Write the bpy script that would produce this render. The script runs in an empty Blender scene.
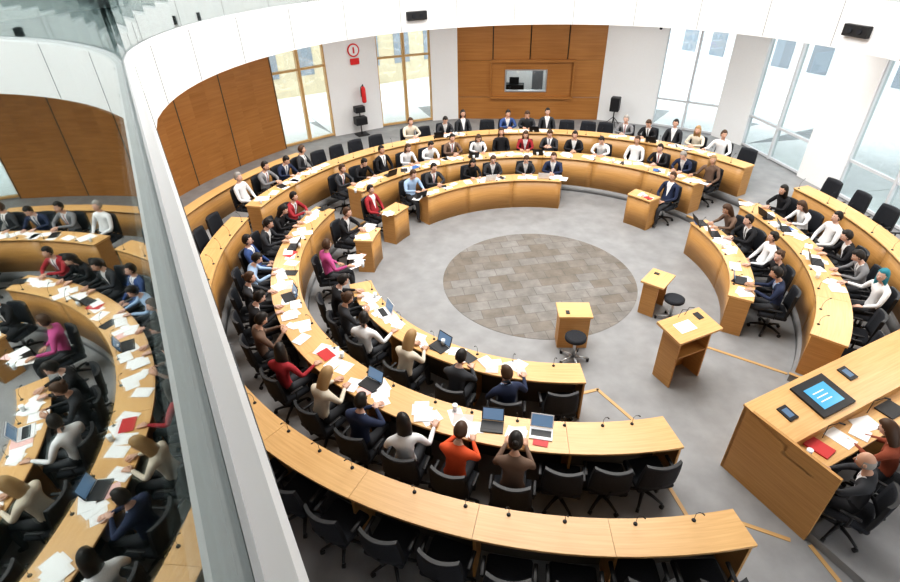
import bpy, bmesh, math, random
from mathutils import Vector, Matrix, Euler
random.seed(7)
R=math.radians
S=0.93
C=bpy.context.scene.collection
vs=bpy.context.scene.view_settings
try: vs.view_transform='Standard'
except Exception: pass
try: vs.look='Medium High Contrast'
except Exception: pass
vs.exposure=.08

# ---------------------------------------------------------------- materials
def mat(name,col,rough=.6,metal=0.,emis=None,es=0.,noise=0.,nscale=20.,spec=.4,bump=0.):
    m=bpy.data.materials.new(name);m.use_nodes=True;nt=m.node_tree;b=nt.nodes['Principled BSDF']
    b.inputs['Base Color'].default_value=(*col,1);b.inputs['Roughness'].default_value=rough
    b.inputs['Metallic'].default_value=metal;b.inputs['Specular IOR Level'].default_value=spec
    if emis: b.inputs['Emission Color'].default_value=(*emis,1);b.inputs['Emission Strength'].default_value=es
    if noise>0 or bump>0:
        tc=nt.nodes.new('ShaderNodeTexCoord');n=nt.nodes.new('ShaderNodeTexNoise');n.inputs['Scale'].default_value=nscale;n.inputs['Detail'].default_value=6
        nt.links.new(tc.outputs['Object'],n.inputs['Vector'])
        if noise>0:
            mr=nt.nodes.new('ShaderNodeMapRange');mr.inputs['From Min'].default_value=.3;mr.inputs['From Max'].default_value=.7
            mr.inputs['To Min'].default_value=1-noise;mr.inputs['To Max'].default_value=1+noise
            mx=nt.nodes.new('ShaderNodeVectorMath');mx.operation='SCALE';mx.inputs[0].default_value=col
            nt.links.new(n.outputs['Fac'],mr.inputs['Value']);nt.links.new(mr.outputs['Result'],mx.inputs['Scale']);nt.links.new(mx.outputs[0],b.inputs['Base Color'])
        if bump>0:
            bp=nt.nodes.new('ShaderNodeBump');bp.inputs['Strength'].default_value=bump;bp.inputs['Distance'].default_value=.01
            nt.links.new(n.outputs['Fac'],bp.inputs['Height']);nt.links.new(bp.outputs['Normal'],b.inputs['Normal'])
    return m
def wood(name,c1,c2,rough=.35,sx=1.2,sy=28):
    m=bpy.data.materials.new(name);m.use_nodes=True;nt=m.node_tree;b=nt.nodes['Principled BSDF'];b.inputs['Roughness'].default_value=rough
    uv=nt.nodes.new('ShaderNodeUVMap');mp=nt.nodes.new('ShaderNodeMapping');mp.inputs['Scale'].default_value=(sx,sy,1)
    n=nt.nodes.new('ShaderNodeTexNoise');n.inputs['Scale'].default_value=1.6;n.inputs['Detail'].default_value=5;n.inputs['Distortion'].default_value=.6
    n2=nt.nodes.new('ShaderNodeTexNoise');n2.inputs['Scale'].default_value=.9;n2.inputs['Detail'].default_value=1
    ad=nt.nodes.new('ShaderNodeMath');ad.operation='MULTIPLY_ADD';ad.inputs[1].default_value=.6
    ra=nt.nodes.new('ShaderNodeMapRange');ra.inputs['From Min'].default_value=.55;ra.inputs['From Max'].default_value=1.05
    mx=nt.nodes.new('ShaderNodeMix');mx.data_type='RGBA';mx.inputs[6].default_value=(*c1,1);mx.inputs[7].default_value=(*c2,1)
    l=nt.links.new
    l(uv.outputs[0],mp.inputs[0]);l(mp.outputs[0],n.inputs['Vector']);l(uv.outputs[0],n2.inputs['Vector'])
    l(n2.outputs['Fac'],ad.inputs[0]);l(n.outputs['Fac'],ad.inputs[2]);l(ad.outputs[0],ra.inputs['Value']);l(ra.outputs[0],mx.inputs[0]);l(mx.outputs[2],b.inputs['Base Color'])
    return m
M={}
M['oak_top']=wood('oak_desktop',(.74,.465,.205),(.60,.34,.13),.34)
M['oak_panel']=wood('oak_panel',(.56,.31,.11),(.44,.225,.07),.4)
M['oak_wall']=wood('oak_wall_panel',(.44,.20,.055),(.33,.135,.03),.45,.5,10)
M['oak_strip']=wood('oak_strip',(.60,.38,.17),(.50,.3,.12),.4)
M['white']=mat('white_lacquer',(.84,.84,.85),.35)
M['wall']=mat('white_plaster',(.84,.84,.845),.8,noise=.01)
M['ceil']=mat('ceiling_paint',(.85,.85,.85),.9,noise=.01)
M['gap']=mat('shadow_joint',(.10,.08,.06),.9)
M['seam']=mat('panel_seam',(.30,.30,.31),.7)
M['floor']=mat('grey_terrazzo',(.275,.277,.283),.6,noise=.12,nscale=3.0)
M['carpet']=mat('gallery_carpet',(.05,.075,.075),.95,noise=.3,nscale=90)
M['black']=mat('black_plastic',(.018,.018,.02),.45)
M['fabric']=mat('black_fabric',(.020,.022,.028),.85,noise=.25,nscale=60)
M['chrome']=mat('brushed_steel',(.55,.56,.58),.3,1.)
M['satin']=mat('satin_aluminium',(.62,.63,.65),.4)
M['paper']=mat('paper',(.88,.88,.88),.8)
M['blue']=mat('blue_folder',(.06,.16,.42),.6)
M['red']=mat('red_folder',(.55,.04,.04),.5)
M['pinkp']=mat('pink_paper',(.85,.55,.52),.7)
M['screen']=mat('laptop_screen',(.02,.03,.05),.2,emis=(.25,.4,.6),es=.5)
M['bluescreen']=mat('blue_screen',(.02,.1,.2),.2,emis=(.10,.42,.68),es=.9)
M['silver']=mat('aluminium',(.6,.6,.62),.35,.8)
M['waterglass']=mat('water_glass',(.8,.85,.88),.1)
M['signred']=mat('sign_red',(.7,.03,.03),.4)
M['facade']=mat('facade_plaster',(.78,.79,.81),.9,noise=.03,nscale=2)
M['facwin']=mat('facade_window',(.26,.29,.33),.3)
M['paving']=mat('terrace_paving',(.70,.70,.70),.9,noise=.05,nscale=4)
M['brick']=mat('facade_sandstone',(.62,.53,.38),.9,noise=.05,nscale=2)

def slate():
    m=bpy.data.materials.new('slate_tiles');m.use_nodes=True;nt=m.node_tree;b=nt.nodes['Principled BSDF'];b.inputs['Roughness'].default_value=.6
    tc=nt.nodes.new('ShaderNodeTexCoord');mp=nt.nodes.new('ShaderNodeMapping');mp.inputs['Rotation'].default_value=(0,0,R(-20))
    br=nt.nodes.new('ShaderNodeTexBrick');br.offset=.5;br.inputs['Scale'].default_value=1;br.inputs['Brick Width'].default_value=.40;br.inputs['Row Height'].default_value=.28
    br.inputs['Mortar Size'].default_value=.006;br.inputs['Color1'].default_value=(.165,.14,.115,1);br.inputs['Color2'].default_value=(.225,.215,.205,1);br.inputs['Mortar'].default_value=(.12,.11,.10,1)
    n=nt.nodes.new('ShaderNodeTexNoise');n.inputs['Scale'].default_value=2.6;n.inputs['Detail'].default_value=8;n.inputs['Roughness'].default_value=.65
    mr=nt.nodes.new('ShaderNodeMapRange');mr.inputs['From Min'].default_value=.3;mr.inputs['From Max'].default_value=.7;mr.inputs['To Min'].default_value=.66;mr.inputs['To Max'].default_value=1.22
    sc=nt.nodes.new('ShaderNodeVectorMath');sc.operation='SCALE'
    l=nt.links.new
    l(tc.outputs['Object'],mp.inputs[0]);l(mp.outputs[0],br.inputs['Vector']);l(tc.outputs['Object'],n.inputs['Vector']);l(n.outputs['Fac'],mr.inputs['Value']);l(br.outputs['Color'],sc.inputs[0]);l(mr.outputs[0],sc.inputs['Scale'])
    l(sc.outputs[0],b.inputs['Base Color'])
    return m
M['slate']=slate()
def glassmat(name,ref,tint):
    m=bpy.data.materials.new(name);m.use_nodes=True;nt=m.node_tree;nt.nodes.clear()
    o=nt.nodes.new('ShaderNodeOutputMaterial');g=nt.nodes.new('ShaderNodeBsdfGlossy');g.inputs['Roughness'].default_value=0.;g.inputs['Color'].default_value=(*tint,1)
    t=nt.nodes.new('ShaderNodeBsdfTransparent');t.inputs['Color'].default_value=(.85,.9,.9,1);mx=nt.nodes.new('ShaderNodeMixShader');mx.inputs[0].default_value=ref
    nt.links.new(t.outputs[0],mx.inputs[1]);nt.links.new(g.outputs[0],mx.inputs[2]);nt.links.new(mx.outputs[0],o.inputs[0]);return m
M['balglass']=glassmat('coated_balustrade_glass',.55,(.88,.95,.95))
M['winglass']=glassmat('window_glass',.06,(1,1,1))

# ---------------------------------------------------------------- mesh helpers
class B:
    def __init__(s,mats):
        s.bm=bmesh.new();s.uv=s.bm.loops.layers.uv.new('UVMap');s.mats=mats
    def mi(s,k):
        if k not in s.mats: s.mats.append(k)
        return s.mats.index(k)
    def quad(s,vs,k,uvs=None,smooth=False):
        try:f=s.bm.faces.new(vs)
        except ValueError:return
        f.material_index=s.mi(k);f.smooth=smooth
        if uvs:
            for l,u in zip(f.loops,uvs): l[s.uv].uv=u
    def box(s,cx,cy,z0,z1,sx,sy,rot,k,bevel=0,off=None):
        T=Matrix.Translation((cx,cy,(z0+z1)/2))@Matrix.Rotation(rot,4,'Z')
        s.tbox(T,sx,sy,z1-z0,k,bevel)
    def tbox(s,T,sx,sy,sz,k,bevel=0,smooth=False):
        r=bmesh.ops.create_cube(s.bm,size=1,matrix=T@Matrix.Diagonal((sx,sy,sz,1)))
        vs=r['verts'];mi=s.mi(k);ou=random.random()*9
        fs=set(f for v in vs for f in v.link_faces)
        if bevel>0:
            es=set(e for v in vs for e in v.link_edges)
            rr=bmesh.ops.bevel(s.bm,geom=list(es),offset=bevel,segments=2,affect='EDGES',profile=.5)
            fs=set(rr['faces'])|set(f for f in fs if f.is_valid)
            fs=set(f for v in rr['verts'] for f in v.link_faces)|fs
        Ti=T.inverted()
        for f in fs:
            if not f.is_valid: continue
            f.material_index=mi;f.smooth=smooth
            f.normal_update();n=Ti.to_3x3()@f.normal
            for l in f.loops:
                p=Ti@l.vert.co
                if abs(n.z)>.6: u=(p.x,p.y) if sx>=sy else (p.y,p.x)
                elif abs(n.y)>abs(n.x): u=(p.x,p.z)
                else: u=(p.y,p.z)
                l[s.uv].uv=(u[0]+ou,u[1]+ou)
    def arc(s,r0,r1,z0,z1,a0,a1,k,n=None,kside=None,cx=0,cy=0):
        n=n or max(2,int(abs(a1-a0)/2.5));ks=kside or k
        bm=s.bm;P=[];ou=random.random()*9
        for i in range(n+1):
            a=R(a0+(a1-a0)*i/n);c,sn=math.cos(a),math.sin(a)
            P.append([bm.verts.new((cx+r*c,cy+r*sn,z)) for r,z in((r0,z0),(r1,z0),(r1,z1),(r0,z1))])
        for i in range(n):
            A,Q=P[i],P[i+1];u0=R(a0+(a1-a0)*i/n)*r0+ou;u1=R(a0+(a1-a0)*(i+1)/n)*r0+ou
            for j,(m1,v0,v1) in enumerate(((ks,r0,r1),(ks,z0,z1),(k,r1,r0),(ks,z1,z0))):
                j2=(j+1)%4
                s.quad([A[j],A[j2],Q[j2],Q[j]],m1,[(u0,v0+ou),(u0,v1+ou),(u1,v1+ou),(u1,v0+ou)],smooth=(j in(1,3)))
        for E in(P[0],P[-1]): s.quad(E if E is P[-1] else E[::-1],ks,[(0,0),(r1-r0,0),(r1-r0,z1-z0),(0,z1-z0)])
    def cyl(s,p0,p1,r0,r1,k,n=10,cap=True):
        p0,p1=Vector(p0),Vector(p1);s.tube([p0,p1],[r0,r1],k,n,cap)
    def tube(s,pts,rad,k,n=8,cap=True,smooth=True,flat=1.,up=None):
        pts=[Vector(p) for p in pts];rings=[]
        pu=Vector(up) if up else None
        for i,p in enumerate(pts):
            d=(pts[min(i+1,len(pts)-1)]-pts[max(i-1,0)]).normalized()
            u=pu if pu and abs(pu.dot(d))<.95 else (Vector((0,0,1)) if abs(d.z)<.9 else Vector((1,0,0)))
            x=d.cross(u).normalized();y=x.cross(d).normalized()
            rings.append([s.bm.verts.new(p+x*math.cos(2*math.pi*j/n)*rad[i]+y*math.sin(2*math.pi*j/n)*rad[i]*flat) for j in range(n)])
        for a,b in zip(rings,rings[1:]):
            for j in range(n): s.quad([a[j],a[(j+1)%n],b[(j+1)%n],b[j]],k,[(0,0),(0,.1),(.3,.1),(.3,0)],smooth)
        if cap:
            s.quad(rings[0][::-1],k);s.quad(rings[-1],k)
    def ell(s,c,rad,k,T=None,nu=12,nv=8,fn=None):
        c=Vector(c);rows=[]
        for i in range(nv+1):
            th=math.pi*i/nv;row=[]
            for j in range(nu):
                ph=2*math.pi*j/nu
                d=Vector((math.sin(th)*math.cos(ph),math.sin(th)*math.sin(ph),math.cos(th)))
                p=Vector((d.x*rad[0],d.y*rad[1],d.z*rad[2]))
                if fn:p=fn(d,p)
                if T:p=T@p
                row.append(s.bm.verts.new(c+p))
            rows.append(row)
        for i in range(nv):
            for j in range(nu): 
                s.quad([rows[i][j],rows[i+1][j],rows[i+1][(j+1)%nu],rows[i][(j+1)%nu]],k,None,True)
    def mesh(s,name,merge=False):
        if merge: bmesh.ops.remove_doubles(s.bm,verts=s.bm.verts,dist=1e-5)
        bmesh.ops.recalc_face_normals(s.bm,faces=s.bm.faces)
        me=bpy.data.meshes.new(name);s.bm.to_mesh(me);s.bm.free()
        for k in s.mats: me.materials.append(M[k] if isinstance(k,str) else k)
        return me
def obj(name,me,loc=(0,0,0),rot=0,scale=1):
    o=bpy.data.objects.new(name,me);C.objects.link(o);o.location=loc;o.rotation_euler=(0,0,rot);o.scale=(scale,)*3;return o
def pol(r,a): return (r*math.cos(R(a)),r*math.sin(R(a)))

# ---------------------------------------------------------------- levels
T2,T3=.15,.35
RG={1:(3.43,3.83,0.,.76,4.18),2:(4.68,5.17,T2,T2+.76,5.54),3:(6.11,6.50,T3,T3+.76,6.88)}

# floor
b=B([]);b.arc(0.001,13,-.2,0,0,360,'floor',n=72);obj('floor',b.mesh('floor',True))
b=B([]);b.arc(0.001,1.97,0.0,.006,0,360,'slate',n=96);obj('slate_floor_circle',b.mesh('slate',True))
b=B([]);b.arc(4.66,12.4,0,T2,-31,291,'floor',n=120);obj('floor_step',b.mesh('tier2',True))
b=B([]);b.arc(6.09,12.4,T2,T3,-29,290.5,'floor',n=120);obj('floor_step',b.mesh('tier3',True))
b=B([])
def strip(b,pts,w=.05,z=.006):
    for (x0,y0),(x1,y1) in zip(pts,pts[1:]):
        d=math.hypot(x1-x0,y1-y0);b.box((x0+x1)/2,(y0+y1)/2,z-.006,z+.004,d+w*.5,w,math.atan2(y1-y0,x1-x0),'oak_strip')
strip(b,[pol(3.3,-76),pol(3.25,-71),pol(3.95,-67)])
strip(b,[pol(3.3,-31),pol(4.62,-29)])
b.arc(4.64,4.69,T2-.03,T2+.006,27.5,42.5,'oak_strip');b.arc(4.64,4.69,T2-.03,T2+.006,157.5,169.5,'oak_strip')
b.arc(6.07,6.12,T3-.03,T3+.006,27.5,39,'oak_strip')
for a,r0,r1,z in((-69.2,4.66,12.2,T2),(-31,4.66,6.05,T2),(-69.7,6.09,12.2,T3)):
    p,q=pol(r0,a),pol(r1,a);strip(b,[p,q],.05,z+.002)
obj('trim_1',b.mesh('nosing'))

# ---------------------------------------------------------------- curved desks
def desk(ring,a0,a1,step=None):
    Ri,Ro,zf,zt,_=RG[ring];b=B([])
    L=abs(a1-a0);npc=max(1,round(L/(1.3/Ri*57.3)));d=L/npc;g=.12/Ri*5
    for i in range(npc):
        s0=a0+d*i+(g*.18 if i else 0);s1=a0+d*(i+1)-(g*.18 if i<npc-1 else 0)
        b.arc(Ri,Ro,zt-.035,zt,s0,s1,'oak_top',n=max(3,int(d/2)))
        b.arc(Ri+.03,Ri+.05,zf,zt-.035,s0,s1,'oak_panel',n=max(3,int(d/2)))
        for e in((s0,1),(s1,-1)) if (i in(0,npc-1)) else ((s0,1),):
            a=e[0]+e[1]*.5*.03/Ri*57.3;rm=(Ri+.05+Ro-.03)/2;x,y=pol(rm,a)
            b.box(x,y,zf,zt-.035,Ro-.03-Ri-.05,.03,R(a),'oak_panel')
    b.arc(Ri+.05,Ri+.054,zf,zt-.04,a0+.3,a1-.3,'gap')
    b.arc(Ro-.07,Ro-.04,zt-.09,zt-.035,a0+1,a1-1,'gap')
    return obj('curved_desk',b.mesh('curved_desk'))
for rg,a0,a1 in((1,-151,-78.3),(1,174,184),(1,154,163),(1,84,143),(1,46,56),(1,-21,26),
                (2,170,291),(2,43,157),(2,-30,27),
                (3,182,290.3),(3,40,177),(3,-24,27.5)): desk(rg,a0,a1)

# ---------------------------------------------------------------- chair
def chair_mesh():
    b=B([])
    b.tbox(Matrix.Translation((0,0,.445)),.49,.47,.075,'fabric',.03,True)
    n=8;rows=[]
    for j in range(7):
        z=.50+.45*j/6;row=[]
        hw=.25*(1-.12*(j/6)**3)
        for i in range(n+1):
            t=-1+2*i/n;row.append((t*hw,-.235-.05*(j/6)+.07*t*t,z))
        rows.append(row)
    V=[[b.bm.verts.new(p) for p in r] for r in rows];V2=[[b.bm.verts.new((p[0],p[1]-.045,p[2])) for p in r] for r in rows]
    for j in range(6):
        for i in range(n):
            b.quad([V[j][i],V[j][i+1],V[j+1][i+1],V[j+1][i]],'fabric',None,True)
            b.quad([V2[j][i],V2[j+1][i],V2[j+1][i+1],V2[j][i+1]],'fabric',None,True)
    for j in range(6):
        b.quad([V[j][0],V[j+1][0],V2[j+1][0],V2[j][0]],'black');b.quad([V[j][n],V2[j][n],V2[j+1][n],V[j+1][n]],'black')
    for i in range(n):
        b.quad([V[6][i],V[6][i+1],V2[6][i+1],V2[6][i]],'black');b.quad([V[0][i],V2[0][i],V2[0][i+1],V[0][i+1]],'black')
    b.tube([(0,-.1,.40),(0,-.24,.42),(0,-.285,.58)],[.03,.03,.02],'black')
    for sx in(-1,1):
        b.tube([(sx*.2,0,.42),(sx*.265,-.02,.44),(sx*.27,-.02,.61)],[.016]*3,'black',6)
        b.tbox(Matrix.Translation((sx*.27,.0,.62)),.045,.22,.025,'black',.01,True)
    b.cyl((0,0,.12),(0,0,.41),.028,.028,'chrome')
    for i in range(5):
        a=i*2*math.pi/5+.3;c,s=math.cos(a),math.sin(a)
        b.tube([(0,0,.12),(c*.15,s*.15,.11),(c*.28,s*.28,.075)],[.03,.022,.016],'black',6)
        b.cyl((c*.28-s*.02,s*.28+c*.02,.03),(c*.28+s*.02,s*.28-c*.02,.03),.03,.03,'black',8)
    return b.mesh('office_chair')
ME_CHAIR=chair_mesh()
def chair(ring,a,off=.0,turn=0):
    r=RG[ring][4]+off;x,y=pol(r,a);return obj('office_chair',ME_CHAIR,(x,y,RG[ring][2]),R(a+90+turn),S)

# ---------------------------------------------------------------- people
def mk(col,r=.8): return mat('cloth',col,r)
CL={'black':mk((.012,.012,.015)),'navy':mk((.02,.03,.07)),'charcoal':mk((.04,.042,.048)),'grey':mk((.2,.2,.21)),'white':mk((.80,.80,.81)),'cream':mk((.68,.61,.50)),
'ltblue':mk((.38,.52,.72)),'blue':mk((.04,.08,.22)),'pink':mk((.5,.09,.26)),'orange':mk((.68,.10,.03)),'red':mk((.36,.03,.04)),'brown':mk((.17,.11,.08)),'rust':mk((.28,.07,.035)),'teal':mk((.05,.33,.36)),'denim':mk((.05,.085,.15)),'shoe':mat('shoe_leather',(.02,.018,.016),.4)}
SK=[mat('skin',c,.5) for c in((.62,.38,.28),(.56,.33,.23),(.66,.42,.33),(.32,.17,.1))]
HR={'dk':mat('hair_dark',(.015,.011,.009),.5),'br':mat('hair_brown',(.07,.035,.018),.5),'bl':mat('hair_blonde',(.38,.24,.11),.5),'gr':mat('hair_grey',(.32,.30,.28),.6),'teal':mat('head_scarf_teal',(.03,.22,.28),.7)}
EW=mat('eye_white',(.8,.8,.8),.3);EB=mat('eye_iris',(.03,.02,.015),.2);LP=mat('lips',(.42,.14,.12),.5)
SLOTS=['top','shirt','trs','skin','hair','shoe','ew','eb','lip','tie']
for k,m in zip(SLOTS,(CL['black'],CL['white'],CL['charcoal'],SK[0],HR['dk'],CL['shoe'],EW,EB,LP,CL['navy'])): M['p_'+k]=m
def skin(verts,edges):
    me=bpy.data.meshes.new('t');me.from_pydata([v[0] for v in verts],[(e[0],e[1]) for e in edges],[]);me.update()
    o=bpy.data.objects.new('t',me);C.objects.link(o)
    o.modifiers.new('s','SKIN');sv=me.skin_vertices[0].data
    for i,v in enumerate(verts): sv[i].radius=(v[1],v[1]);sv[i].use_root=(i==0)
    sb=o.modifiers.new('u','SUBSURF');sb.levels=2;sb.render_levels=2
    bpy.context.view_layer.update();dg=bpy.context.evaluated_depsgraph_get()
    m2=bpy.data.meshes.new_from_object(o.evaluated_get(dg));bpy.data.objects.remove(o);return m2
def segd(p,a,b):
    ab=b-a;t=max(0,min(1,(p-a).dot(ab)/max(ab.length_squared,1e-9)));return (p-a-ab*t).length
def hand(b,w,d,up,sgn,curl):
    d=d.normalized();side=d.cross(up).normalized();up=side.cross(d).normalized()
    k='p_skin';kn=w+d*.085
    b.tube([w-d*.01,w+d*.03,w+d*.07,kn+d*.008],[.026,.036,.042,.036],k,8,True,True,.42,up)
    for i,(o,L) in enumerate(((-.030,.068),(-.010,.078),(.011,.073),(.030,.056))):
        p=kn+side*o-d*.012;dd=d+side*o*2.0;pts=[p];rr=[.0095]
        for j,f in enumerate((.45,.32,.23)):
            dd=(dd.normalized()*math.cos(curl*(.5+.4*j))-up*math.sin(curl*(.5+.4*j)));p=p+dd*L*f*1.15;pts.append(p);rr.append(.0088-.0009*j)
        b.tube(pts,rr,k,6,True,True,1.,up)
    s=-sgn;p=w+d*.025+side*s*.026;pts=[p,p+(d*.6+side*s*.8)*.035,p+(d*.85+side*s*.65-up*.2)*.062,p+(d*1.0+side*s*.4-up*.3)*.085]
    b.tube(pts,[.013,.012,.0105,.008],k,6,True,True,1.,up)
def head(b,c,T,hair,bald=False):
    k='p_skin'
    def hf(d,p):
        t=max(0,-d.z)
        p.x*=1-.34*t**1.5
        p.y=p.y*(1-.12*t)+(.012*t if d.y>0 else .02*t)
        if d.y>.2 and d.z>.0: p.y-=.006
        return p
    b.ell(c,(.076,.096,.118),k,T,16,12,hf)
    def P(x,y,z): return c+T@Vector((x,y,z))
    b.tube([P(0,.086,.010),P(0,.100,-.018),P(0,.107,-.034),P(0,.090,-.042)],[.007,.009,.012,.007],k,6)
    for s in(-1,1):
        b.ell(P(s*.030,.083,.004),(.011,.008,.0055),'p_ew',T,8,6);b.ell(P(s*.030,.0895,.004),(.005,.003,.005),'p_eb',T,6,4)
        b.ell(P(s*.030,.087,.022),(.017,.005,.0035),'p_hair',T,6,4)
        b.ell(P(s*.078,-.005,-.008),(.009,.02,.032),k,T,8,6)
    b.ell(P(0,.089,-.064),(.022,.006,.006),'p_lip',T,8,5)
    if hair=='bald':
        def h0(d,p):
            s=1.06 if (d.y<.25 and -.45<d.z<.25) else .9
            return p*s
        b.ell(c,(.078,.098,.12),'p_hair',T,18,14,h0);return
    def h1(d,p):
        line=.62 if d.y>.35 else (.2 if d.y>.1 else -.55)
        if d.z<line and not(d.y<=.1 and hair=='long' and d.z<0): return p*.86
        s=1.13 if d.z>0 else 1.09
        q=p*s
        if hair=='long' and d.y<=.25 and d.z<.1:
            t=min(1,(.1-d.z)/1.1)
            q.z-=.17*t;q.x=q.x*(1+.1*t)+(math.copysign(.035*t,d.x));q.y-=.02*t
        return q
    b.ell(c,(.080,.101,.121),'p_hair',T,20,16,h1)
    if hair=='bun': b.ell(P(0,-.115,.04),(.04,.035,.04),'p_hair',T,10,8)
def person_mesh(pose,hair,female):
    w=.93 if female else 1.;V=[];E=[]
    lean={'write':.13,'type':.09,'back':-.07,'chin':.15,'read':.04,'turn':.02,'fold':.07}[pose]
    tw={'turn':.5,'chin':.12}.get(pose,0)
    sh=.19*w
    def L(x,y,z):
        t=(z-.55)/.5;a=tw*max(0,min(1,t));xx=x*math.cos(a)-y*math.sin(a);yy=x*math.sin(a)+y*math.cos(a)
        return Vector((xx,yy-.04+lean*t,z-abs(lean)*.18*t))
    def av(p,r): V.append((Vector(p),r));return len(V)-1
    pel=av((0,-.03,.555),.145*(1.03 if female else 1));wa=av(L(0,-.01,.70),.122*w);ch=av(L(0,.0,.88),.142*w);up=av(L(0,-.005,.99),.115*w);nk=av(L(0,.012,1.10),.052);nh=av(L(0,.03,1.17),.05)
    E+= [(pel,wa,'top'),(wa,ch,'top'),(ch,up,'top'),(up,nk,'top'),(nk,nh,'skin')]
    dk=.855
    W={'write':[((.26,.17,.83),(.10,.40,dk)),((.25,.18,.84),(.14,.42,dk))],
       'type':[((.25,.14,.81),(.12,.41,dk+.01)),((.25,.14,.81),(.12,.41,dk+.01))],
       'back':[((.26,.0,.73),(.09,.20,.66)),((.26,.0,.73),(.09,.22,.66))],
       'chin':[((.20,.34,.85),(.075,.29,1.07)),((.26,.20,.86),(.08,.42,dk))],
       'read':[((.25,.13,.80),(.10,.34,.91)),((.25,.13,.80),(.10,.34,.91))],
       'turn':[((.28,.15,.80),(.24,.40,dk)),((.29,-.03,.78),(.22,.16,.68))],
       'fold':[((.26,.19,.83),(.03,.36,.87)),((.26,.20,.84),(.02,.40,.86))]}[pose]
    hands=[]
    for s,(el,wr) in((1,W[0]),(-1,W[1])):
        sv=av(L(s*sh,-.005,1.015),.063*w);ev=av((s*el[0]*w,el[1],el[2]),.044*w);wv=av((s*wr[0],wr[1],wr[2]),.027)
        E+=[(up,sv,'top'),(sv,ev,'top'),(ev,wv,'top')]
        dirn=(Vector((s*wr[0],wr[1],wr[2]))-Vector((s*el[0],el[1],el[2]))).normalized()
        hands.append((Vector((s*wr[0],wr[1],wr[2])),dirn,s))
        hv=av((s*.092,.03,.535),.088);kv=av((s*(.12 if not female else .09),.43,.525),.062);mv=av((s*.11,.44,.29),.052);an=av((s*.115,.42,.095),.036);to=av((s*.125,.55,.045),.034)
        E+=[(pel,hv,'trs'),(hv,kv,'trs'),(kv,mv,'trs'),(mv,an,'trs'),(an,to,'shoe')]
    me=skin(V,E)
    b=B([]); 
    for k in SLOTS: b.mi('p_'+k)
    b.bm.from_mesh(me)
    b.uv=b.bm.loops.layers.uv.verify()
    segs=[(V[e[0]][0],V[e[1]][0],e[2],e) for e in E]
    for v in b.bm.verts:
        best=min(range(len(segs)),key=lambda i:segd(v.co,segs[i][0],segs[i][1]))
        if best<3 :
            t=(v.co.z-.55)/.5;cy=-.03+lean*t
            v.co.y=cy+(v.co.y-cy)*.82;v.co.x*=1.12
    ct,st=math.cos(tw*.8),math.sin(tw*.8)
    def fx(p): return p.x*ct+(p.y+.04)*st
    b.bm.normal_update()
    for (kx,kz,off) in ((1,-.22,.155),(-1,-.22,.155),(1,0,-.013),(-1,0,-.013)):
        fr=[f for f in b.bm.faces if f.normal.y*ct-f.normal.x*st>.1 and f.calc_center_median().z>.72 and abs(fx(f.calc_center_median()))<.14 and f.calc_center_median().y<.3]
        g=set(fr)|set(e for f in fr for e in f.edges)|set(v for f in fr for v in f.verts)
        no=Vector((kx*ct,kx*st,kz));co_=Vector((0,-.04,0))-no*(off/no.length_squared)
        bmesh.ops.bisect_plane(b.bm,geom=list(g),plane_co=co_,plane_no=no,dist=1e-5)
    b.bm.normal_update()
    ok={0,1,2,3}|{i for i,e in enumerate(E) if e[0]==up}
    for f in b.bm.faces:
        f.smooth=True;c=f.calc_center_median()
        best=min(range(len(segs)),key=lambda i:segd(c,segs[i][0],segs[i][1]))
        lab=segs[best][2];k='p_'+lab
        if best in ok and lab=='top':
            X=abs(fx(c))
            if f.normal.y*ct-f.normal.x*st>.1 and c.z>.72 and X-(c.z*.22-.155)<0:
                k='p_shirt'
                if not female and X<.013 and c.z<1.08: k='p_tie'
            if c.z<.60: k='p_trs'
        f.material_index=b.mi(k)
    for (wv,dn_,s) in hands:
        if pose=='chin' and s==1: hand(b,wv,Vector((-.3,-.4,1)),Vector((.8,.5,0)),s,.5)
        elif pose=='read': hand(b,wv,dn_,Vector((s*.8,-.1,.6)),s,.75)
        else: 
            d2=Vector((dn_.x*.6,abs(dn_.y)+.15,min(0,dn_.z)*.4));hand(b,wv,d2,Vector((0,0,1)),s,.35)
    hc=L(0,.045,1.255)
    tilt={'write':-.5,'type':-.3,'back':.0,'chin':-.15,'read':-.55,'turn':-.05,'fold':-.1}[pose]
    T=Matrix.Rotation(tw*1.6,3,'Z')@Matrix.Rotation(tilt,3,'X')
    head(b,hc+Vector((0,.01-tilt*.03,tilt*.02)),T,hair)
    if not female:
        cc=L(0,.01,1.085)
        b.tube([cc-Vector((0,0,.018)),cc+Vector((0,0,.022))],[.066,.058],'p_shirt',12,False)
    return b.mesh('person_%s_%s'%(pose,hair))
PM={}
rp=random.Random(21)
def person(x,y,z,rot,pose,hair,top,shirt='white',trs='charcoal',hc='dk',sk=0,female=None,scale=None):
    fem=hair in('long','bun') if female is None else female
    if hair=='long' and hc in('dk','br') and top!='rust' and rp.random()<.3: hair='bun'
    if hc=='dk' and rp.random()<.3: hc='br'
    if top=='black' and rp.random()<.38:
        nt_=rp.choice(['grey','charcoal','brown','denim','cream','ltblue','red','charcoal'])
        if shirt==top: shirt=nt_
        top=nt_
    key=(pose,hair,fem)
    if key not in PM: PM[key]=person_mesh(*key)
    o=obj('seated_woman' if fem else 'seated_man',PM[key],(x,y,z),rot,scale or S*rp.uniform(.97,1.02))
    tie=CL[rp.choice(['navy','black','red','blue'])] if (shirt!=top and rp.random()<.5) else CL[shirt]
    mm=[CL[top],CL[shirt],CL[trs],SK[rp.choice([0,0,1,2,2])],HR[hc],CL['shoe'],EW,EB,LP,tie]
    for s_,m in zip(o.material_slots,mm): s_.link='OBJECT';s_.material=m
    return o
mic_seats=[];paper_seats=[];laps=[]
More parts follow.
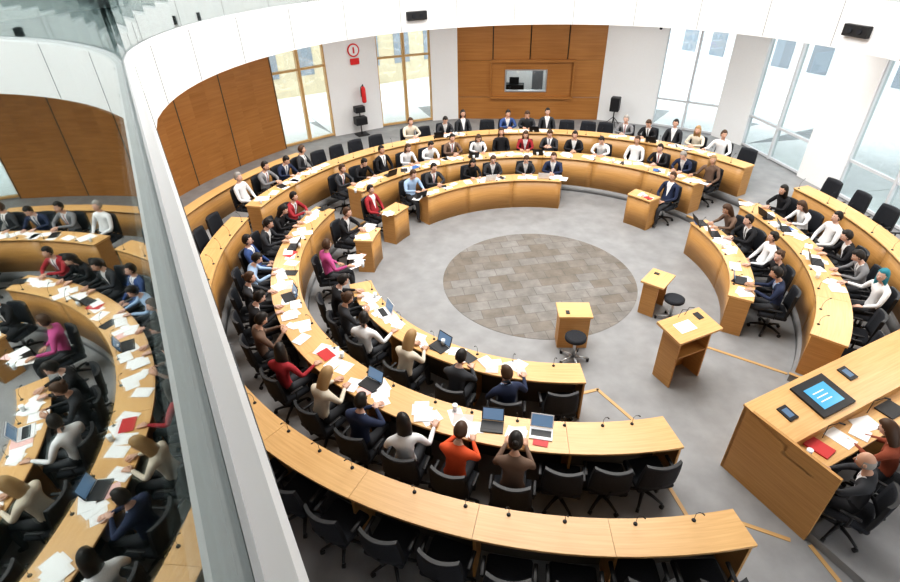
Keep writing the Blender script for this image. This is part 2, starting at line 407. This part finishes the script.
def seat(ring,a,spec=None,turn=0,lap=None,off=0):
    tj=random.uniform(-7,7)+turn
    chair(ring,a,off if spec else off-.30+random.uniform(-.03,.05),tj if spec else random.uniform(-8,8))
    mic_seats.append((ring,a))
    if spec:
        x,y=pol(RG[ring][4]+off,a)
        person(x,y,RG[ring][2],R(a+90+tj),*spec)
        paper_seats.append((ring,a))
        if not lap and rp.random()<.16: lap=rp.choice('bbw')
        if lap: laps.append((ring,a,lap))
def sp(pose,hair,top,shirt=None,hc='dk',sk=0,trs='charcoal'):
    return (pose,hair,top,shirt or ('white' if top in('black','navy','charcoal','blue','grey') and hair!='long' else top),trs,hc,sk)
# ring 1
seat(1,-163,sp('turn','short','pink',hc='dk'))
seat(1,177,sp('fold','short','black',hc='dk'))
seat(1,159,sp('back','short','black',hc='dk'))
for a,s_,l in((-145,sp('write','short','black'),0),(-137,sp('read','long','black',hc='br'),0),(-128,sp('turn','short','white'),0),(-116,sp('write','long','cream','cream',hc='bl'),'b'),(-104,sp('write','short','charcoal','navy'),0),(-94,sp('turn','short','navy','ltblue',hc='br'),0)): seat(1,a,s_,lap=l)
seat(1,-84)
for a,s_,l in((142,sp('type','short','ltblue',hc='br'),'b'),(133,sp('fold','short','black'),0),(118,sp('write','long','black','black'),0),(110,sp('type','short','charcoal','white'),'w'),(98,sp('write','short','charcoal'),0),(88,sp('fold','short','navy',hc='br'),0),(47,sp('back','short','navy',hc='dk'),0)): seat(1,a,s_,lap=l)
for a,s_,l in((21,sp('write','long','black','black'),0),(13,sp('fold','short','black'),0),(4,sp('back','short','white'),0),(-6,sp('turn','long','black','black',hc='br'),0),(-15,sp('type','short','navy','ltblue',hc='dk'),'b')): seat(1,a,s_,lap=l)
# ring 2
for a,s_,l in((158-3,sp('fold','short','charcoal'),0),(148,sp('write','short','black','black'),0),(140,sp('back','short','black'),'b'),(133,sp('type','long','white',hc='br'),0),(126,sp('write','short','white'),0),(119,sp('fold','short','black'),0),(111,sp('write','long','white',hc='dk'),0),(104,sp('back','long','black','black'),0),(97,sp('type','long','red','white'),0),(90,sp('read','short','charcoal'),'b'),(83,sp('fold','short','black'),0),(75,sp('write','short','white'),0),(66,sp('back','short','white',hc='br'),0),(59,sp('fold','short','black'),0),(52,sp('write','short','navy',hc='gr'),0),(45,sp('turn','long','brown','brown',hc='bl'),0)): seat(2,a,s_,lap=l)
for a,s_,l in((24,sp('fold','long','black','black'),0),(17,sp('write','long','white',hc='dk'),0),(10,sp('back','short','white',hc='dk'),'b'),(2,sp('type','short','black'),0),(-5,sp('write','short','grey'),0),(-12,sp('turn','long','white','white',hc='teal'),0)): seat(2,a,s_,lap=l)
seat(2,-20);seat(2,-27)
for a,s_,l in((174,sp('fold','short','black'),0),(181,sp('write','long','black','black'),0),(188,sp('type','short','charcoal'),'b'),(195,sp('back','short','blue','white'),0),(202,sp('write','short','black','black'),0),(209,sp('fold','long','charcoal','white',hc='br'),'b'),(216,sp('write','short','black'),0),(223,sp('read','short','brown'),0),(232,sp('turn','long','red',hc='dk'),0),(241,sp('write','long','cream','cream',hc='bl'),'b'),(248.5,sp('fold','short','navy','ltblue',hc='dk'),0),(255.5,sp('turn','long','white',hc='dk'),0),(262,sp('write','short','orange',hc='br',sk=0),'b'),(269,sp('type','long','brown',hc='dk'),0)): seat(2,a,s_,lap=l)
for a in(275,280.8,286.5): seat(2,a)
# ring 3
for a,s_ in((172,sp('back','short','white',hc='gr')),(166,sp('fold','short','black')),(160.5,sp('write','short','navy')),(155,sp('turn','short','charcoal','white',hc='br')),(126,sp('fold','short','cream',hc='br')),(117,sp('write','short','black')),(112,sp('back','long','charcoal','white')),(101,sp('fold','short','blue','white')),(96,sp('write','short','black','black',hc='br')),(91,sp('back','short','black')),(72,sp('fold','short','grey',hc='gr')),(66.5,sp('write','short','black')),(61,sp('back','short','charcoal','white')),(55.5,sp('fold','long','cream',hc='bl')),(50,sp('turn','short','white',hc='br'))): seat(3,a,s_)
for a in(150,145,140,134.5,122,106,86,81,77,44.5,26,20,14,8,2,-4,-10,-16): seat(3,a,off=.22)
for i in range(20): seat(3,184+i*5.35)

# ---------------------------------------------------------------- desk items
def mic_mesh():
    b=B([]);b.tube([(0,0,0),(0,0,.010),(0,0,.014)],[.022,.020,.008],'black',12)
    b.tube([(0,0,.01),(0,-.0,.11),(0,.025,.17),(0,.065,.21)],[.0028]*4,'black',5);b.tube([(0,.06,.208),(0,.09,.22)],[.0065,.0065],'black',6);return b.mesh('gooseneck_microphone')
MM=mic_mesh()
for rg,a in mic_seats:
    Ri,Ro,zf,zt,_=RG[rg];x,y=pol(Ri+.06,a+random.uniform(-1,1));obj('gooseneck_microphone',MM,(x,y,zt),R(a-90+random.uniform(-25,25)))
def lap_mesh(k):
    b=B([]);b.tbox(Matrix.Translation((0,0,.009)),.31,.21,.018,k,.004);b.tbox(Matrix.Translation((0,-.0,.0185)),.27,.11,.002,'black')
    T=Matrix.Translation((0,.11,.015))@Matrix.Rotation(R(-20),4,'X')@Matrix.Translation((0,0,.10));b.tbox(T,.31,.008,.20,k,.003);b.tbox(T@Matrix.Translation((0,-.005,0)),.28,.002,.17,'screen');return b.mesh('laptop')
LM={'b':lap_mesh('black'),'w':lap_mesh('white')}
for rg,a,k in laps:
    Ri,Ro,zf,zt,_=RG[rg];x,y=pol((Ri+Ro)/2-.02,a+3.2);obj('laptop',LM[k],(x,y,zt),R(a+90+random.uniform(-12,12)),.9)
b=B([])
for rg,a in paper_seats:
    Ri,Ro,zf,zt,_=RG[rg]
    for i in range(random.choice((3,4,4,5))):
        x,y=pol(random.uniform(Ri+.12,Ro-.12),a+random.uniform(-.30,.30)/Ri*57.3)
        k=random.choices(['paper','pinkp','blue','black','red'],[16,.8,.4,1.0,.2])[0]
        w,h=(.18,.25) if random.random()<.6 else (.13,.19)
        z=zt+.001+.0022*i;b.box(x,y,z,z+.002,w,h,R(a+random.uniform(-35,35)+90*random.randint(0,1)),k)
obj('loose_papers',b.mesh('loose_papers'))
def cup():
    b=B([]);b.tube([(0,0,0),(0,0,.10)],[.028,.034],'waterglass',10);return b.mesh('drinking_glass')
CM=cup()
for rg,a in paper_seats[::3]:
    Ri,Ro,zf,zt,_=RG[rg];x,y=pol(Ri+.09,a+3.5);obj('drinking_glass',CM,(x,y,zt))

# ---------------------------------------------------------------- lectern, small tables, stools
def lectern():
    b=B([])
    b.box(0,.12,0,.98,.62,.03,0,'oak_panel');
    for s in(-1,1): b.box(s*.30,-.05,0,.98,.03,.34,0,'oak_panel')
    b.box(0,-.05,.55,.58,.58,.32,0,'oak_panel')
    T=Matrix.Translation((0,-.05,1.0))@Matrix.Rotation(R(8),4,'X');b.tbox(T,.84,.5,.045,'oak_top',.004)
    b.tbox(T@Matrix.Translation((-.1,0,.026)),.3,.2,.006,'paper');b.tbox(T@Matrix.Translation((.26,.1,.028)),.1,.14,.012,'black')
    for s in(-.05,.08):
        b.tube([T@Vector((s,.2,.02)),T@Vector((s,.18,.2)),T@Vector((s,.1,.26))],[.005]*3,'black',5)
    return b.mesh('lectern')
obj('lectern',lectern(),(2.27,-2.50,0),R(35))
def stable():
    b=B([]);b.box(0,0,.66,.695,.56,.42,0,'oak_top');b.box(0,.15,0,.66,.5,.025,0,'oak_panel')
    for s in(-1,1): b.box(s*.24,.02,0,.66,.025,.28,0,'oak_panel')
    b.tbox(Matrix.Translation((.12,.08,.70)),.06,.09,.015,'black');return b.mesh('small_table')
STM=stable()
obj('stenographer_table',STM,(.64,-1.95,0),R(180+8));obj('stenographer_table',STM,(2.15,-.74,0),R(60))
def stool():
    b=B([]);b.tube([(0,0,.44),(0,0,.455),(0,0,.50),(0,0,.515)],[.15,.175,.175,.14],'fabric',20)
    b.cyl((0,0,.08),(0,0,.44),.025,.025,'chrome')
    for i in range(5):
        a=i*2*math.pi/5;c,s=math.cos(a),math.sin(a);b.tube([(0,0,.09),(c*.24,s*.24,.06)],[.022,.014],'chrome',6);b.cyl((c*.24,s*.24,0),(c*.24,s*.24,.055),.024,.024,'black',8)
    return b.mesh('swivel_stool')
SM=stool();obj('swivel_stool',SM,(.68,-2.42,0));obj('swivel_stool',SM,(2.42,-1.07,0),.4)

# ---------------------------------------------------------------- presidium
def presid():
    b=B([]);L=4.6
    b.box(L/2,-.02,0,1.12,L,.04,0,'oak_panel')
    b.box(.02,-.60,0,1.12,.04,1.18,0,'oak_panel')
    T=Matrix.Translation((L/2,-.30,1.075))@Matrix.Rotation(R(9),4,'X');b.tbox(T,L,.64,.03,'oak_top')
    b.box(L/2,-.76,.88,.915,L,.4,0,'oak_top')
    b.box(L/2,-.60,.90,1.03,L,.03,0,'oak_panel')
    T0=Matrix.Translation((.0,-.30,1.075))@Matrix.Rotation(R(9),4,'X')@Matrix.Translation((0,0,.018))
    def on(x,y,sx,sy,k,h=.012,z=0,r=0): b.tbox(T0@Matrix.Translation((x,y,z))@Matrix.Rotation(r,4,'Z'),sx,sy,h,k,.002)
    on(1.02,.0,.60,.48,'black',.05);on(1.02,-.01,.38,.30,'bluescreen',.004,.028)
    for yy in(.06,.0,-.06): on(.99,yy-.01,.2,.014,'paper',.002,.031)
    on(.38,-.0,.15,.20,'black',.03);on(.38,-.0,.09,.12,'screen',.003,.017)
    on(1.66,.10,.15,.20,'black',.03);on(1.66,.10,.09,.12,'screen',.003,.017)
    def lo(x,y,sx,sy,k,h=.01,r=0,z=.915): b.tbox(Matrix.Translation((x,y,z+h/2))@Matrix.Rotation(r,4,'Z'),sx,sy,h,k)
    lo(.42,-.74,.2,.27,'red',.02,.15);lo(.78,-.76,.21,.29,'paper',.006,.1);lo(1.25,-.76,.3,.21,'paper',.006,-.2);lo(1.05,-.82,.2,.2,'paper',.01,.3)
    lo(1.75,-.76,.3,.22,'black',.02)
    for x in(.6,1.45,2.4,3.4):
        b.tube([(x,-.66,.91),(x,-.66,1.12),(x,-.74,1.25)],[.005]*3,'black',5);b.tube([(x,-.73,1.24),(x,-.79,1.27)],[.01]*2,'black',6)
    b.tube([(.2,-.75,.915),(.2,-.75,1.02)],[.03,.035],'waterglass',10)
    for x in(1.9,3.,4.56): b.box(x,-.5,0,.88,.03,.8,0,'oak_panel')
    return b.mesh('presidium_desk')
ang=math.atan2(1.25,1.7);A0=Vector((2.6,-4.25,0))
obj('presidium_desk',presid(),A0,ang)
def PL(x,y,z=0): v=A0+Matrix.Rotation(ang,3,'Z')@Vector((x,y,z));return v
b=B([]);v=PL(2.3,-1.75);b.box(v.x,v.y,0,.12,4.5,1.2,ang,'floor');obj('presidium_platform',b.mesh('pp'))
for x,yy,s_,t in((.34,-1.30,sp('fold','bald','charcoal','white',hc='gr',trs='black'),22),(1.05,-1.22,sp('write','long','rust',hc='br'),12)):
    v=PL(x,yy,.12);person(v.x,v.y,.12,ang+R(t),*s_);o=obj('office_chair',ME_CHAIR,(v.x,v.y,.12),ang+R(t),S)
b=B([]);strip(b,[pol(5.75,-62.5),pol(6.1,-59)]);strip(b,[pol(6.25,-57.5),pol(6.9,-58.5)]);obj('trim_2',b.mesh('strips'))

# ---------------------------------------------------------------- room shell
ZW1=3.95
def seg(b,p0,p1,z0,z1,k,th=.12,off=0):
    x0,y0=p0;x1,y1=p1;L=math.hypot(x1-x0,y1-y0);a=math.atan2(y1-y0,x1-x0)
    nx,ny=-math.sin(a),math.cos(a)
    b.box((x0+x1)/2+nx*off,(y0+y1)/2+ny*off,z0,z1,L+.02,th,a,k)
def lerp(p,q,t): return (p[0]+(q[0]-p[0])*t,p[1]+(q[1]-p[1])*t)
wn=[0]
def window(p0,p1,nv=2,hz=(1.3,2.5),fr='white',fw=.07):
    wn[0]+=1;b=B([]);z0,z1=T3+.02,ZW1
    for t in [i/nv for i in range(nv+1)]:
        c=lerp(p0,p1,t);a=math.atan2(p1[1]-p0[1],p1[0]-p0[0]);b.box(c[0],c[1],z0,z1,fw if 0<t<1 else fw*1.3,.14,a,fr)
    for z in (z0+.04,)+tuple(hz)+(z1-.04,): seg(b,p0,p1,z-.03,z+.03,fr,.1)
    seg(b,p0,p1,z0,z1,'winglass',.01)
    obj('window_%d'%wn[0],b.mesh('window'))
pts=dict(w3b=(7.95,1.7),w3a=(7.12,4.4),w2b=(6.70,5.6),w2a=(5.85,8.0),w1b=(5.2,8.9),w1a=(3.4,9.8),kb=(1.62,10.3),ka=(-3.39,9.95),
 d2b=(-4.24,9.6),d2a=(-5.88,8.62),d1b=(-7.2,7.5),d1a=(-8.4,6.1))
b=B([])
for p,q in(((8.6,-9),pts['w3b']),(pts['w3a'],pts['w2b']),(pts['w2a'],pts['w1b'])): seg(b,p,q,0,ZW1,'wall',.2)
obj('wall_right',b.mesh('wall_right'))
b=B([])
for p,q in((pts['w1a'],pts['kb']),(pts['ka'],pts['d2b']),(pts['d2a'],pts['d1b'])): seg(b,p,q,0,ZW1,'wall',.2)
obj('wall_back',b.mesh('wall_back'))
window(pts['w1b'],pts['w1a'],2,(1.25,),'satin',.06);window(pts['w2b'],pts['w2a'],2,(1.25,),'satin',.06);window(pts['w3b'],pts['w3a'],2,(1.25,),'satin',.06)
window(pts['d2b'],pts['d2a'],2,(2.6,),'oak_strip',.09);window(pts['d1b'],pts['d1a'],2,(2.6,),'oak_strip',.09)
b=B([])
for p,q in((pts['w3b'],pts['w3a']),(pts['w3a'],pts['w2b']),(pts['w2b'],pts['w2a']),(pts['w2a'],pts['w1b']),(pts['w1b'],pts['w1a'])): seg(b,p,q,.30,.365,'paving',5,-2.62)
for p,q in((pts['d2b'],pts['d2a']),(pts['d2a'],pts['d1b']),(pts['d1b'],pts['d1a'])): seg(b,p,q,.30,.362,'paving',3,-1.62)
obj('exterior_terrace',b.mesh('terrace'))
# back oak wall with control-room window
b=B([]);P,Q=pts['kb'],pts['ka'];n=4
wz0,wz1=1.30,2.02;fz0,fz1=1.12,2.32
def sg(t0,t1,z0,z1):
    a_,c_=lerp(P,Q,t0),lerp(P,Q,t1);L=math.hypot(c_[0]-a_[0],c_[1]-a_[1]);an=math.atan2(c_[1]-a_[1],c_[0]-a_[0])
    b.box((a_[0]+c_[0])/2,(a_[1]+c_[1])/2,z0,z1,L,.14,an,'oak_wall')
for i in range(n): sg(i/n+.004,(i+1)/n-.004,fz1+.01,ZW1)
sg(0,1,0,fz0-.02);seg(b,P,Q,fz1,ZW1,'gap',.05,-.02)
sg(0,.38,fz0,fz1);sg(.66,1,fz0,fz1);sg(.38,.66,fz0,wz0);sg(.38,.66,wz1,fz1)
F0,F1=lerp(P,Q,.20),lerp(P,Q,.76)
seg(b,F0,F1,fz1-.05,fz1+.03,'oak_wall',.36,.0);seg(b,F0,F1,fz0-.05,fz0+.02,'oak_wall',.36,.0)
for t in(.20,.76): c=lerp(P,Q,t);b.box(c[0],c[1],fz0,fz1,.05,.36,0,'oak_wall')
obj('wall_back_oak',b.mesh('wall_back_oak'))
b=B([])
for t in(.38,.66): c=lerp(P,Q,t);b.box(c[0],c[1],wz0,wz1,.04,.18,0,'silver')
seg(b,lerp(P,Q,.38),lerp(P,Q,.66),wz0-.01,wz0+.03,'silver',.18);seg(b,lerp(P,Q,.38),lerp(P,Q,.66),wz1-.03,wz1+.01,'silver',.18);seg(b,lerp(P,Q,.38),lerp(P,Q,.66),wz0,wz1,'winglass',.01)
obj('window_6',b.mesh('cw'))
b=B([]);cx,cy=lerp(P,Q,.52);b.box(cx,cy+2.4,.0,3.9,3,.1,0,'wall');b.box(cx,cy+1.4,3.0,3.1,3,2,0,'ceil')
for s in(-1.5,1.5): b.box(cx+s,cy+1.4,0,3.1,.1,2,0,'wall')
b.box(cx-.45,cy+.7,1.1,1.38,.7,.4,0,'black');b.box(cx-.45,cy+.65,1.38,1.62,.34,.03,0,'black');b.box(cx+.35,cy+1.6,1.0,1.9,.4,.1,0,'facwin');obj('control_room',b.mesh('cr'))
# left oak wall
b=B([]);WL=[(pts['d1a'])]+[pol(10.35-.5*min(1,(a-144)/25),a) for a in range(148,236,3)]
for i,(p,q) in enumerate(zip(WL,WL[1:])):
    if i%3==0: seg(b,lerp(p,q,.0),lerp(p,q,.012),0,ZW1,'gap',.2,.01)
    seg(b,p,q,0,ZW1,'oak_wall',.2)
obj('wall_left',b.mesh('wall_left'))
b=B([]);b.arc(12.2,12.4,0,8.2,225,300,'wall');b.arc(12.2,12.4,ZW1,8.2,-60,235,'wall');obj('wall_rear',b.mesh('wall_rear'))
b=B([]);b.arc(7.75,7.80,T3,T3+.62,150,200,'oak_panel');b.arc(7.70,7.98,T3+.62,T3+.655,150,200,'oak_top');obj('oak_rail_wall',b.mesh('oak_rail'))

RB=6.05;ZB,ZT=3.95,4.78
cam=Vector((0,-9.3409,5.9821))
path=[Vector(pol(RB,a)) for a in range(-60,212,4)]
dn=Vector((.642,-.767));nn=Vector((-.767,-.642))
corner=Vector((-4.93,-3.43));p0=Vector((0,-9.341))
path+= [corner-dn*.12, corner]
far=p0+dn*1.6
path+=[corner+(far-corner)*t for t in (.02,.1,.25,.5,.75,1)]
def offs(path,d):
    out=[]
    for i,p in enumerate(path):
        t=(path[min(i+1,len(path)-1)]-path[max(i-1,0)]).normalized();n=Vector((t.y,-t.x))
        out.append(p+n*d)
    return out
def prof(name,path,rows,k,closed=True,smooth=False):
    b=B([]);O=[offs(path,d) for d,z in rows];Vv=[[b.bm.verts.new((p.x,p.y,rows[j][1])) for p in O[j]] for j in range(len(rows))]
    n=len(rows);u=0
    for i in range(len(path)-1):
        du=(path[i+1]-path[i]).length
        for j in range(n if closed else n-1):
            j2=(j+1)%n;b.quad([Vv[j][i],Vv[j2][i],Vv[j2][i+1],Vv[j][i+1]],k,[(u,0),(u,.5),(u+du,.5),(u+du,0)],smooth)
        u+=du
    return b
b=prof('p',path,[(0,ZB),(0,ZT-.02),(.02,ZT),(.14,ZT),(.14,ZB)],'white')
tot=0;nx=.5
for i in range(len(path)-1):
    L=(path[i+1]-path[i]).length
    while tot+L>nx:
        t=(nx-tot)/L;c=path[i].lerp(path[i+1],t);a=math.atan2(*(path[i+1]-path[i]).yx);b.box(c.x,c.y,ZB+.01,ZT-.02,.014,.012,a,'seam');nx+=1.5
    tot+=L
obj('gallery_parapet',b.mesh('gallery_parapet'))
b=prof('g',path,[(.105,ZT),(.105,ZT+1.55),(.12,ZT+1.55),(.12,ZT)],'balglass');obj('glass_balustrade',b.mesh('glass_balustrade'))
b=prof('r',path,[(.086,ZT),(.086,ZT+.03),(.104,ZT+.03),(.104,ZT)],'satin');obj('balustrade_rail',b.mesh('rail'))
b=prof('s',path,[(.14,ZB),(.14,ZT-.2),(6.6,ZT-.2),(6.6,ZB)],'ceil')
obj('gallery_slab',b.mesh('slab'))
b=prof('s',path,[(.14,ZT-.2),(.14,ZT-.19),(6.5,ZT-.19),(6.5,ZT-.2)],'carpet');obj('gallery_floor',b.mesh('gfloor'))
b=B([]);b.arc(0.001,12.4,8.2,8.4,0,360,'ceil',n=72);obj('ceiling',b.mesh('ceiling',True))
for a in (125.5,25.5):
    x,y=pol(RB-.06,a);b=B([]);b.box(0,0,0,.2,.52,.1,0,'black',.01)
    for s in(-.1,.1): b.tube([(s,.04,.1),(s,.07,.1)],[.05,.045],'fabric',12)
    obj('parapet_camera',b.mesh('unit'),(x,y,4.2),R(a+90))  # black camera unit on the parapet face
def onwall(p,q,t,z,off=.16):
    c=lerp(p,q,t);a=math.atan2(q[1]-p[1],q[0]-p[0]);n=Vector((-math.sin(a),math.cos(a)));c=Vector(c)
    if n.dot(c)>0:n=-n
    c=c+n*off;return c,math.atan2(n.y,n.x)-math.pi/2
c,a=onwall(pts['d2a'],pts['d1b'],.45,2.6,.12)
b=B([]);b.tube([(0,0,0),(0,.02,0)],[.2,.2],'signred',24);b.tube([(0,.02,0),(0,.024,0)],[.16,.16],'white',24);b.box(0,.03,-.09,.09,.05,.01,0,'signred');b.box(0,.03,-.42,-.24,.3,.02,0,'signred');obj('round_sign',b.mesh('sign'),(c.x,c.y,2.95),a)
b=B([]);b.tube([(0,.1,.0),(0,.1,.04),(0,.1,.45),(0,.1,.52)],[.06,.075,.075,.03],'signred',14);b.tube([(0,.1,.52),(0,.1,.58)],[.02,.02],'black',8);b.tube([(0,.1,.56),(.09,.12,.5),(.1,.12,.2)],[.012]*3,'black',6);b.tbox(Matrix.Translation((0,.02,.35)),.06,.05,.2,'black');obj('fire_extinguisher',b.mesh('ext'),(c.x+.15,c.y,1.35),a)
b=B([]);b.tube([(0,.3,0),(0,.3,.9)],[.02,.02],'black');b.box(0,.3,.35,.6,.4,.3,0,'black',.02);b.box(0,.3,.75,.95,.34,.25,0,'black',.02);b.box(0,.3,0,.03,.4,.4,0,'black');obj('equipment_stand',b.mesh('stand'),(c.x-.1,c.y-.1,T3),a)
c,a=onwall(pts['w1a'],pts['kb'],.7,2,.3)
b=B([]);b.tube([(0,0,0),(0,0,.5)],[.02,.02],'black');b.box(0,0,.5,.95,.3,.28,0,'black',.02)
for i in range(3):
    t=i*2.09;b.tube([(0,0,.3),(.3*math.cos(t),.3*math.sin(t),.02)],[.012]*2,'black',6)
obj('loudspeaker_on_stand',b.mesh('spk'),(c.x,c.y-.3,T3),a)
c,a=onwall(pts['w1a'],pts['kb'],.12,3.6,.15)
b=B([]);b.box(0,.05,0,.1,.12,.2,0,'white',.02);b.tube([(0,.15,.05),(0,.2,.03)],[.05,.045],'black',12);obj('security_camera',b.mesh('sc'),(c.x,c.y,3.35),a)

# exterior
b=B([])
def fac(c,a,w,h,k):
    b.box(c[0],c[1],-1,h,w,.3,a,k)
    n=Vector((math.sin(a),-math.cos(a)))
    if n.dot(Vector(c))>0:n=-n
    for i in range(int(w/1.6)):
        for j in range(int(h/2.2)):
            x=(i-w/3.2+.5)*1.6;p=Vector(c)+Vector((math.cos(a),math.sin(a)))*x+n*.15;b.box(p.x,p.y,.8+j*2.2,2.2+j*2.2,.8,.06,a,'facwin')
fac((11.2,15.5),R(-50),16,9,'facade');fac((14.5,5.5),R(-78),14,9,'facade');fac((-11,14.5),R(40),18,9,'brick')
obj('exterior_facade',b.mesh('facade'))
b=B([]);b.arc(12.6,40,-.3,-.05,0,360,'facade',n=60);obj('exterior_ground',b.mesh('eg',True))

# ---------------------------------------------------------------- light
w=bpy.data.worlds.new('world');bpy.context.scene.world=w;w.use_nodes=True
bg=w.node_tree.nodes['Background'];bg.inputs[0].default_value=(.97,.985,1,1);bg.inputs[1].default_value=3.9
def area(name,loc,size,e,rot=(0,0,0),shape='DISK',sy=None,col=(1,1,1)):
    l=bpy.data.lights.new(name,'AREA');l.energy=e;l.size=size;l.shape=shape;l.color=col
    if sy:l.size_y=sy
    o=bpy.data.objects.new(name,l);C.objects.link(o);o.location=loc;o.rotation_euler=rot;return o
area('ceiling_light',(0,0,8.1),7.5,1050,col=(1,.98,.945))
for i in range(12):
    a=i*30+15;x,y=pol(7.4,a)
    if y<-5: continue
    area('soffit_fill',(x,y,3.9),1.6,58,col=(1,.98,.94))  # unseen fill lamps, added to brighten the walls under the gallery
area('control_room_fill',(cx,cy+1.3,2.95),.8,35)  # added fill lamp, only there to make the control room brighter
# ---------------------------------------------------------------- camera
yaw,pitch,roll,F=-0.1974,0.5965,-0.0289,527.94
f=Vector((math.sin(yaw)*math.cos(pitch),math.cos(yaw)*math.cos(pitch),-math.sin(pitch)))
r=Vector((math.cos(yaw),-math.sin(yaw),0));u=r.cross(f)
c,s=math.cos(roll),math.sin(roll);r2=c*r+s*u;u2=-s*r+c*u
cd=bpy.data.cameras.new('camera');cd.sensor_width=36;cd.lens=F/900*36;cd.clip_start=.01
co=bpy.data.objects.new('camera',cd);C.objects.link(co)
mw=Matrix((r2,u2,-f)).transposed().to_4x4();mw.translation=cam;co.matrix_world=mw
bpy.context.scene.camera=co
